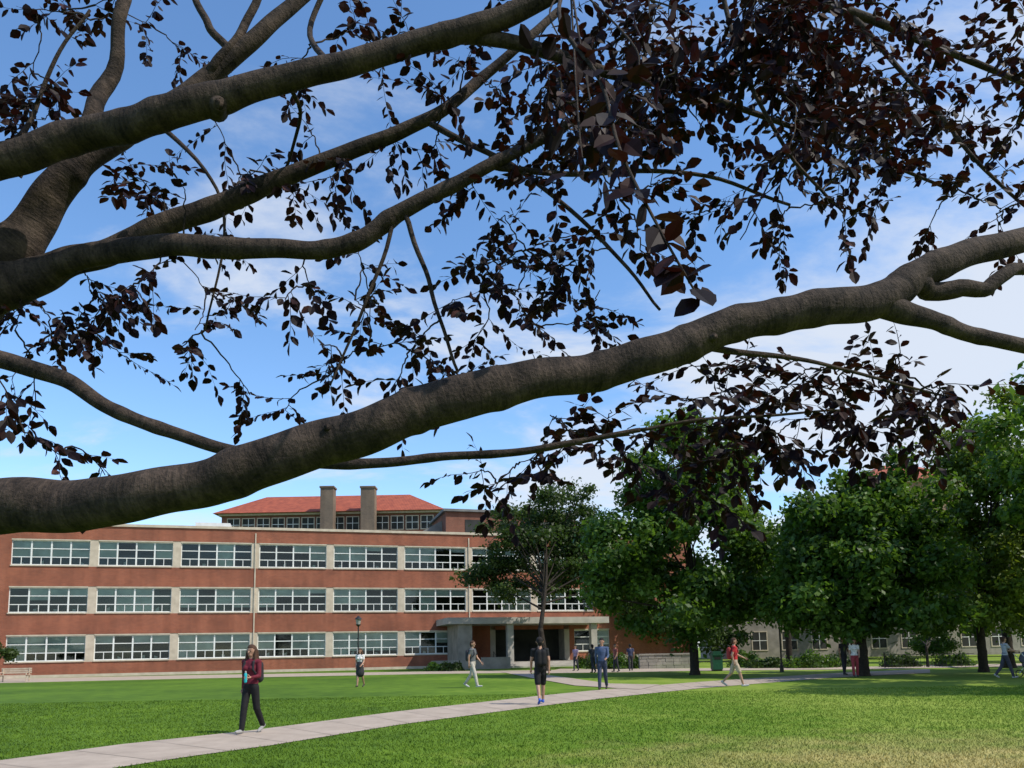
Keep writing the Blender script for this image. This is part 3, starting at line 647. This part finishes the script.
# stroller, pushed toward +x
e=empty("baby_stroller",grd(1007,678)+Vector((.98,0,0)),R(-90)); m=MB()
def torus(mb,c,R_,r,seg=20,m_=0):
    pts=[Vector((c[0],c[1]+math.cos(a)*R_,c[2]+math.sin(a)*R_)) for a in [2*math.pi*i/seg for i in range(seg+1)]]; tube(mb,pts,[r]*len(pts),6,m_,cap=False)
for x in (-.25,.25):
    for y,r in ((.35,.11),(-.3,.14)): torus(m,(x,y,r+.02),r,.02)
    tube(m,[Vector((x,.35,.13)),Vector((x,-.1,.6)),Vector((x,-.5,1.0))],[.015]*3,6,1); tube(m,[Vector((x,-.3,.16)),Vector((x,.1,.62))],[.015]*2,6,1)
tube(m,[Vector((-.25,-.5,1.0)),Vector((.25,-.5,1.0))],[.02]*2,6,0)
m.build("chassis",[M_black,M_frame],e)
m=MB(); capsule(m,(0,-.1,.55),.2,(0,.25,.5),.17); capsule(m,(0,-.2,.75),.2,(0,-.12,.85),.22); o=m.build("seat_and_hood",[PM('pram',(.12,.12,.14))],e,smooth=True)

# ------------------------------------------------------------ copper beech (foreground)
beech=empty("copper_beech_tree",(0,0,0))
LM={
'main':[(-360,455,3.4,100),(-150,500,2.95,66),(0,507,2.7,57),(80,504,2.65,53),(170,491,2.6,49),(260,465,2.6,49),(340,438,2.6,47),(400,418,2.6,45),(460,397,2.62,45),(530,381,2.65,40),(600,370,2.7,39),(650,357,2.7,40),(700,337,2.7,38),(760,318,2.72,36),(830,308,2.75,37),(880,299,2.8,37),(915,277,2.85,31),(960,256,2.9,28),(1024,240,3.0,26),(1120,215,3.2,22),(1250,150,3.5,14)],
'f1':[(868,302,2.8,26),(900,311,2.8,24),(935,322,2.83,18),(975,335,2.85,16),(1024,346,2.9,15),(1120,362,3,10)],
'f2':[(905,284,2.85,20),(935,287,2.87,20),(965,292,2.9,18),(990,284,2.9,15),(1010,272,2.95,14),(1040,266,3.0,12),(1120,262,3.1,8)],
'A':[(-360,215,3.8,80),(-100,185,3.6,44),(0,160,3.5,36),(80,137,3.5,33),(150,118,3.42,32),(215,99,3.4,34),(250,88,3.4,29),(330,68,3.4,27),(400,48,3.4,25),(470,28,3.4,24),(530,5,3.4,22),(620,-45,3.4,18)],
'B':[(-360,330,3.8,110),(-120,312,3.8,80),(-20,285,3.8,60),(18,245,3.8,44),(55,190,3.8,36),(95,152,3.8,28),(150,118,3.9,22),(205,80,4,20),(255,38,4,17),(310,-10,4.1,14)],
'B2':[(55,190,3.8,26),(88,130,3.85,20),(110,70,3.9,16),(124,10,3.9,14),(122,-50,4,12)],
'C':[(-60,300,3.8,58),(10,284,3.8,48),(60,266,3.8,32),(110,250,3.8,27),(180,220,3.8,23),(260,188,3.8,19),(340,155,3.8,17),(400,132,3.8,15),(440,112,3.8,13),(480,80,3.9,11),(520,45,3.9,9),(560,10,4,8)],
'D':[(60,264,3.75,24),(120,250,3.7,24),(180,246,3.6,23),(250,248,3.6,21),(310,250,3.6,19),(360,240,3.6,19),(400,212,3.6,17),(440,192,3.6,15),(490,165,3.6,13),(540,140,3.6,11),(600,105,3.6,8),(660,70,3.6,6)],
'E':[(-360,420,3.4,60),(-100,345,3.2,26),(0,360,3.1,19),(60,378,3.1,17),(110,408,3.1,15),(170,432,3.1,13),(230,450,3.1,12),(300,462,3.1,11),(380,463,3.1,10),(450,456,3.1,9),(520,452,3.1,8),(580,441,3.1,6),(640,430,3.1,5)],
'T1':[(405,214,3.6,6),(425,270,3.6,5),(440,320,3.6,4),(458,372,3.6,3)],
'T2':[(396,214,3.6,5),(375,280,3.6,4),(350,340,3.6,3),(330,385,3.6,2)],
'T3':[(425,120,3.8,8),(500,160,3.7,6),(560,200,3.6,5),(620,260,3.6,4),(660,310,3.6,3)],
'T4':[(490,165,3.6,8),(560,175,3.7,6),(640,170,3.8,5),(720,180,3.9,4),(790,205,4,3)],
'Fm':[(440,35,3.4,16),(540,50,3.5,14),(640,80,3.6,10),(720,100,3.7,7),(800,130,3.8,5),(880,160,3.9,4),(950,190,4,3)],
'Gm':[(600,-40,3.4,18),(720,-20,3.6,16),(850,15,3.8,10),(960,55,3.9,7),(1060,100,4,5)],
'G2':[(850,15,3.8,6),(920,90,3.8,5),(975,160,3.8,4),(1030,210,3.8,3)],
'G3':[(720,-20,3.6,6),(740,60,3.5,5),(780,140,3.5,4),(830,200,3.5,3)],
'H1':[(330,66,3.4,8),(310,30,3.9,6),(330,-20,3.9,6)],
'H1b':[(290,82,3.4,6),(300,120,3.6,4),(285,170,3.8,3)],
'H2':[(150,118,3.9,6),(205,170,3.8,4),(225,230,3.8,3),(205,330,3.8,2)],
'H3':[(0,165,3.5,8),(30,120,3.6,5),(55,60,3.6,4),(90,10,3.6,3)],
'H4':[(205,80,4,12),(225,50,3.95,10),(250,20,4,9),(262,-30,4,8)],
'H5':[(240,55,4,10),(220,40,4,9),(205,20,4,8),(190,-20,4,7)],
'K1':[(700,345,2.75,8),(760,355,2.9,6),(830,365,3.1,4),(900,385,3.3,3),(960,400,3.4,2)],
'K2':[(640,430,3.1,4),(700,420,3.1,3),(770,415,3.2,3),(840,410,3.2,2)],
}
lm=MB(); skel=[]
for i,(k_,L) in enumerate(LM.items()):
    pts=[P(a,b,c) for a,b,c,_ in L]; rad=[d/2*c/F for a,b,c,d in L]
    big=L[1][3]>20
    pts,rad=catmull(pts,rad,16 if big else 6)
    for j in range(1,len(pts)-1):
        if big: w_=Vector((math.sin(j*.31+i*3),math.cos(j*.27+i),math.sin(j*.23+i)))*rad[j]*.07
        else: w_=Vector((math.sin(j*.9+i*3),math.cos(j*.63+i),math.sin(j*.5+i)))*rad[j]*.35
        pts[j]=pts[j]+w_
    if big:
        rs=random.Random(i*5)
        for _ in range(len(pts)//22):
            c_=rs.randrange(5,len(pts)-5)
            for j in range(-5,6): rad[c_+j]*=1+.09*math.exp(-(j/2.2)**2)
    tube(lm,pts,rad,36 if big else 8,0,.05 if big else .05,seed=i)
    skel+= [(p,r) for p,r in zip(pts,rad) if p.x>-2.6]
def stub(px,py,Y,dx,dy,dzv,r,l):
    p=P(px,py,Y); d=Vector((dx,dy,dzv)).normalized(); pp,rr=catmull([p-d*.03,p+d*l*.4,p+d*l*.8,p+d*l,p+d*(l-.004)],[r*2.1,r*1.35,r*1.05,r*.8,r*.35],4); tube(lm,pp,rr,18,0,.12,seed=int(px))
stub(217,106,3.4,.5,-.75,-.45,.034,.065); stub(461,396,2.62,.1,-1,.1,.016,.074); stub(706,342,2.7,.2,-1,-.1,.014,.07); stub(150,497,2.62,0,-1,-.3,.014,.09); stub(590,376,2.7,0,-1,.2,.012,.072); stub(330,440,2.6,.1,-1,.3,.013,.084)
tx=P(-360,400,3.5); tp=[Vector((tx.x,tx.y+.1,z)) for z in (-.1,.4,1.5,3,5,8)]
tp,tr_=catmull(tp,[.75,.5,.42,.4,.34,.2],8); tube(lm,tp,tr_,28,0,.04,seed=77)

lv=[];lvar=[]
def leaf(p,d,n,s,var):
    d=d.normalized(); sd=d.cross(n)
    if sd.length<1e-3: sd=Vector((1,0,0))
    sd.normalize(); n=sd.cross(d)
    w=s*random.uniform(.28,.37); f=s*random.uniform(.02,.12); cu=s*random.uniform(-.02,.16)
    t=p+d*s-n*cu
    R1=p+d*s*.18+sd*w*.62+n*f*.6; R2=p+d*s*.5+sd*w+n*f; R3=p+d*s*.8+sd*w*.6+n*f*.6-n*cu*.5
    L1=p+d*s*.18-sd*w*.62+n*f*.6; L2=p+d*s*.5-sd*w+n*f; L3=p+d*s*.8-sd*w*.6+n*f*.6-n*cu*.5
    mid=p+d*s*.5
    for q in ((p,R1,R2,mid),(mid,R2,R3,t),(p,mid,L2,L1),(mid,t,L3,L2)): lv.extend([tuple(x) for x in q])
    lvar.extend([var,var,var*.9,var*.9])
def twig(p,d,length,ls,r=.0022,dens=.025,grav=.5):
    pts=[p]; n=max(4,int(length/.05)); dd=d.normalized()
    for i in range(n):
        dd=(dd+Vector((random.gauss(0,.13),random.gauss(0,.13),random.gauss(0,.1)-grav*.09))).normalized(); pts.append(pts[-1]+dd*length/n)
    tube(lm,pts,[r*(1-.7*i/n) for i in range(n+1)],4,0,cap=False)
    m=int(length/dens); side=dd.cross(Vector((0,0,1))); side=side.normalized() if side.length>.05 else Vector((1,0,0))
    sg=1
    for i in range(m):
        t=(i+.6)/m; k_=min(n-1,int(t*n)); q=pts[k_].lerp(pts[k_+1],t*n-k_); ax=(pts[k_+1]-pts[k_]).normalized()
        sg=-sg; l=(ax*random.uniform(.3,.9)+side*sg*random.uniform(.4,1)+Vector((0,0,random.uniform(-.9,.15)))+Vector((random.gauss(0,.25),random.gauss(0,.3),0))).normalized()
        nn=(Vector((random.gauss(0,.7),random.gauss(0,.7)-.25,.8))).normalized()
        leaf(q+l*.006,l,nn,ls*random.uniform(.6,1.15),random.random())
    leaf(pts[-1],dd,Vector((random.gauss(0,.4),random.gauss(0,.4),1)).normalized(),ls,random.random())
SP=[]
def S(px,py,Y,n=4,sp=26): SP.append((px,py,Y,n,sp))
for x,y in [(25,105),(45,120),(10,130),(60,12),(95,5),(150,25),(185,55),(30,75),(15,210),(130,165),(60,90),(230,150),(185,190),(225,205),(250,170),(150,205),(145,280),(115,300),(75,330),(30,300),(50,335),(20,420),(60,455),(105,475),(12,380),(195,330),(180,350),(215,235),(205,290),(290,105),(310,130),(300,200),(345,165),(330,190),(358,245),(395,145),(310,285),(285,300),(370,320),(330,375),(355,300),(370,350),(250,395),(285,410),(320,345),(130,360),(90,290),(165,250),(240,300),(20,100),(40,95),(5,115),(15,330),(60,310),(35,410),(90,20),(35,10),(110,310),(130,290),(90,330),(160,190),(10,300)]:
    S(x,y,random.uniform(3.5,4.6),random.choice([2,3,4]),24)
for x,y in [(480,255),(505,215),(535,245),(520,300),(480,290),(500,270),(550,270),(470,345),(440,372),(530,325),(560,300),(585,320),(600,290),(470,55),(500,90),(440,90),(420,30),(385,55),(470,190),(430,160),(545,180),(360,20),(520,140),(600,230),(575,260),(455,300),(410,350),(395,390),(460,380)]:
    S(x,y,random.uniform(3.4,4.4),random.choice([3,4,4]),26)
for _ in range(44): S(random.uniform(540,800),random.uniform(-10,190)*random.uniform(.6,1),random.uniform(3.0,4.6),random.choice([3,4,5]),32)
for _ in range(44): S(random.uniform(780,1060),random.uniform(-10,150),random.uniform(3.2,4.8),random.choice([3,4,5]),32)
for x,y in [(880,195),(950,180),(1000,225),(930,225),(820,205),(780,225),(1010,170),(850,170),(980,200),(760,200),(720,205),(900,150),(840,235),(740,240),(1015,80),(880,120),(690,215),(770,160)]: S(x,y,random.uniform(3.3,4.3),3,26)
for x,y in [(690,365),(720,385),(760,352),(765,395),(735,400),(800,378),(850,362),(905,375),(850,408),(895,405),(940,390),(680,400),(800,420),(830,390),(870,385),(760,430),(720,430),(950,420),(900,350),(690,430),(780,400),(820,370),(910,400),(860,430),(780,450),(930,430)]: S(x,y,random.uniform(3.2,3.9),4,24)
for x,y in [(640,435),(600,440),(560,450),(520,462),(540,480),(490,490),(600,465),(640,460),(680,450),(700,470),(700,490),(660,480),(480,470),(570,430),(735,455),(770,440),(800,450),(850,440),(900,430),(610,410),(550,415),(720,460),(690,500),(740,480),(720,510)]: S(x,y,random.uniform(3.1,3.9),3,20)
for x,y in [(640,250),(620,200),(600,160),(640,130),(660,180),(620,100)]: S(x,y,3.0,4,24)
pts_np=[np.array(p) for p,_ in skel]; rem=[(P(a,b,c),a,b,c,n,sp) for a,b,c,n,sp in SP]
SK_=np.array(pts_np); 
dist=[np.min(np.linalg.norm(SK_-np.array(r[0]),axis=1)) for r in rem]
while rem:
    i=int(np.argmin(dist)); tgt,a,b,c,n,sp=rem.pop(i); dist.pop(i)
    dd=np.linalg.norm(SK_-np.array(tgt),axis=1)+np.maximum(0,tgt.z-SK_[:,2])*-.15; j=int(np.argmin(dd)); s0=Vector(SK_[j]); ln=(tgt-s0).length
    mid=s0.lerp(tgt,.5)+Vector((random.gauss(0,.1),random.gauss(0,.1),random.uniform(0,.16)))*ln
    pp,rr=catmull([s0,mid,tgt],[.0055,.0038,.0025],6)
    for q in range(1,len(pp)-1): pp[q]=pp[q]+Vector((random.gauss(0,.004),random.gauss(0,.004),random.gauss(0,.004)))
    tube(lm,pp,rr,5,0,cap=False)
    new=np.array([tuple(p) for p in pp]); SK_=np.concatenate([SK_,new])
    for q in range(len(rem)):
        dist[q]=min(dist[q],np.min(np.linalg.norm(new-np.array(rem[q][0]),axis=1)))
    dirm=(tgt-mid).normalized()
    for _ in range(n):
        o=pp[random.randint(len(pp)//2,len(pp)-1)]
        off=Vector((random.gauss(0,1),random.gauss(0,.8),random.gauss(-.25,.6))).normalized()
        twig(o,(dirm*.5+off).normalized(),sp*2.1*c/F*random.uniform(.7,1.4),.068*random.uniform(.85,1.1))
cp=[P(560,20,1.9),P(600,80,1.7),P(620,150,1.55),P(660,230,1.45),P(700,300,1.4)]
cp2,cr=catmull([P(600,-60,3.3),P(570,-20,2.5)]+cp,[.008,.007,.006,.005,.004,.003,.002],6); tube(lm,cp2,cr,6,0)
for k_,p in enumerate(cp2[14:]):
    for _ in range(2 if k_%3 else 1):
        d=Vector((random.gauss(0,.7),random.gauss(0,.5),-.5+random.gauss(0,.5))).normalized()
        leaf(p,d,Vector((random.gauss(0,.6),-.6+random.gauss(0,.4),.6)).normalized(),random.uniform(.055,.085),random.random())
for (x,y,Y) in [(560,40,2.0),(640,70,2.0),(600,130,1.9),(650,20,2.2),(590,170,1.9),(690,40,2.3)]:
    p=P(x,y,Y)
    pp,rr=catmull([P(570,-20,2.5),P(x-10,y-30,Y+.1),p],[.004,.003,.002],5); tube(lm,pp,rr,5,0)
    for _ in range(8):
        d=Vector((random.gauss(0,.7),random.gauss(0,.5),-.5+random.gauss(0,.5))).normalized(); leaf(p+Vector((random.gauss(0,.04),0,random.gauss(0,.04))),d,Vector((random.gauss(0,.6),-.4+random.gauss(0,.5),.7)).normalized(),random.uniform(.06,.09),random.random()*.95)
lm.build("limbs",[M_bark],beech,smooth=True)
lo=fastmesh("leaves",np.array(lv),4,[M_beech],np.array(lvar)); lo.parent=beech

# ------------------------------------------------------------ light and sky
EL=math.radians(50); sd=Vector((0.9,-0.4,0)).normalized()*math.cos(EL)+Vector((0,0,math.sin(EL)))
sun=bpy.data.lights.new("sun",'SUN'); sun.energy=5.0; sun.angle=math.radians(.5); sun.color=(1,.93,.82)
so=bpy.data.objects.new("sun",sun); scene.collection.objects.link(so); so.rotation_euler=sd.to_track_quat('Z','Y').to_euler()
w=bpy.data.worlds.new("World"); scene.world=w; w.use_nodes=True; nt=w.node_tree; nt.nodes.clear()
out=N(nt,"ShaderNodeOutputWorld"); bg=N(nt,"ShaderNodeBackground"); sky=N(nt,"ShaderNodeTexSky"); sky.sky_type='NISHITA'; sky.sun_disc=False
sky.sun_elevation=EL; sky.sun_rotation=math.atan2(sd.x,sd.y); sky.air_density=1.0; sky.dust_density=.3; sky.ozone_density=3.0
hs=N(nt,"ShaderNodeHueSaturation"); hs.inputs["Saturation"].default_value=1.12; hs.inputs["Value"].default_value=1.6; nt.links.new(sky.outputs[0],hs.inputs["Color"])
bg.inputs[1].default_value=.15; nt.links.new(hs.outputs[0],bg.inputs[0])
bc=N(nt,"ShaderNodeBackground"); bc.inputs[0].default_value=(.84,.9,1,1); bc.inputs[1].default_value=.92
tc=N(nt,"ShaderNodeTexCoord"); sp=N(nt,"ShaderNodeSeparateXYZ"); nt.links.new(tc.outputs["Generated"],sp.inputs[0])
zz=N(nt,"ShaderNodeMath",operation='MAXIMUM'); zz.inputs[1].default_value=0; nt.links.new(sp.outputs[2],zz.inputs[0])
za=N(nt,"ShaderNodeMath",operation='ADD'); za.inputs[1].default_value=.22; nt.links.new(zz.outputs[0],za.inputs[0])
dx_=N(nt,"ShaderNodeMath",operation='DIVIDE'); dy_=N(nt,"ShaderNodeMath",operation='DIVIDE')
nt.links.new(sp.outputs[0],dx_.inputs[0]); nt.links.new(za.outputs[0],dx_.inputs[1]); nt.links.new(sp.outputs[1],dy_.inputs[0]); nt.links.new(za.outputs[0],dy_.inputs[1])
cb=N(nt,"ShaderNodeCombineXYZ"); nt.links.new(dx_.outputs[0],cb.inputs[0]); nt.links.new(dy_.outputs[0],cb.inputs[1])
mp=N(nt,"ShaderNodeMapping"); mp.inputs["Scale"].default_value=(.9,1.5,1); mp.inputs["Rotation"].default_value=(0,0,.6); mp.inputs["Location"].default_value=(2.3,.7,0); nt.links.new(cb.outputs[0],mp.inputs[0])
no=N(nt,"ShaderNodeTexNoise"); no.inputs["Scale"].default_value=1.6; no.inputs["Detail"].default_value=10; no.inputs["Roughness"].default_value=.6; no.inputs["Distortion"].default_value=.35; nt.links.new(mp.outputs[0],no.inputs["Vector"])
ax=N(nt,"ShaderNodeMath",operation='MULTIPLY_ADD'); ax.inputs[1].default_value=.22; nt.links.new(sp.outputs[0],ax.inputs[0]); nt.links.new(no.outputs[0],ax.inputs[2])
az=N(nt,"ShaderNodeMath",operation='MULTIPLY_ADD'); az.inputs[1].default_value=-.18; nt.links.new(zz.outputs[0],az.inputs[0]); nt.links.new(ax.outputs[0],az.inputs[2])
mr=N(nt,"ShaderNodeMapRange"); mr.interpolation_type='SMOOTHSTEP'; mr.inputs[1].default_value=.37; mr.inputs[2].default_value=.58; mr.inputs[3].default_value=.0; mr.inputs[4].default_value=.88; nt.links.new(az.outputs[0],mr.inputs[0])
ms=N(nt,"ShaderNodeMixShader"); nt.links.new(mr.outputs[0],ms.inputs[0]); nt.links.new(bg.outputs[0],ms.inputs[1]); nt.links.new(bc.outputs[0],ms.inputs[2]); nt.links.new(ms.outputs[0],out.inputs[0])
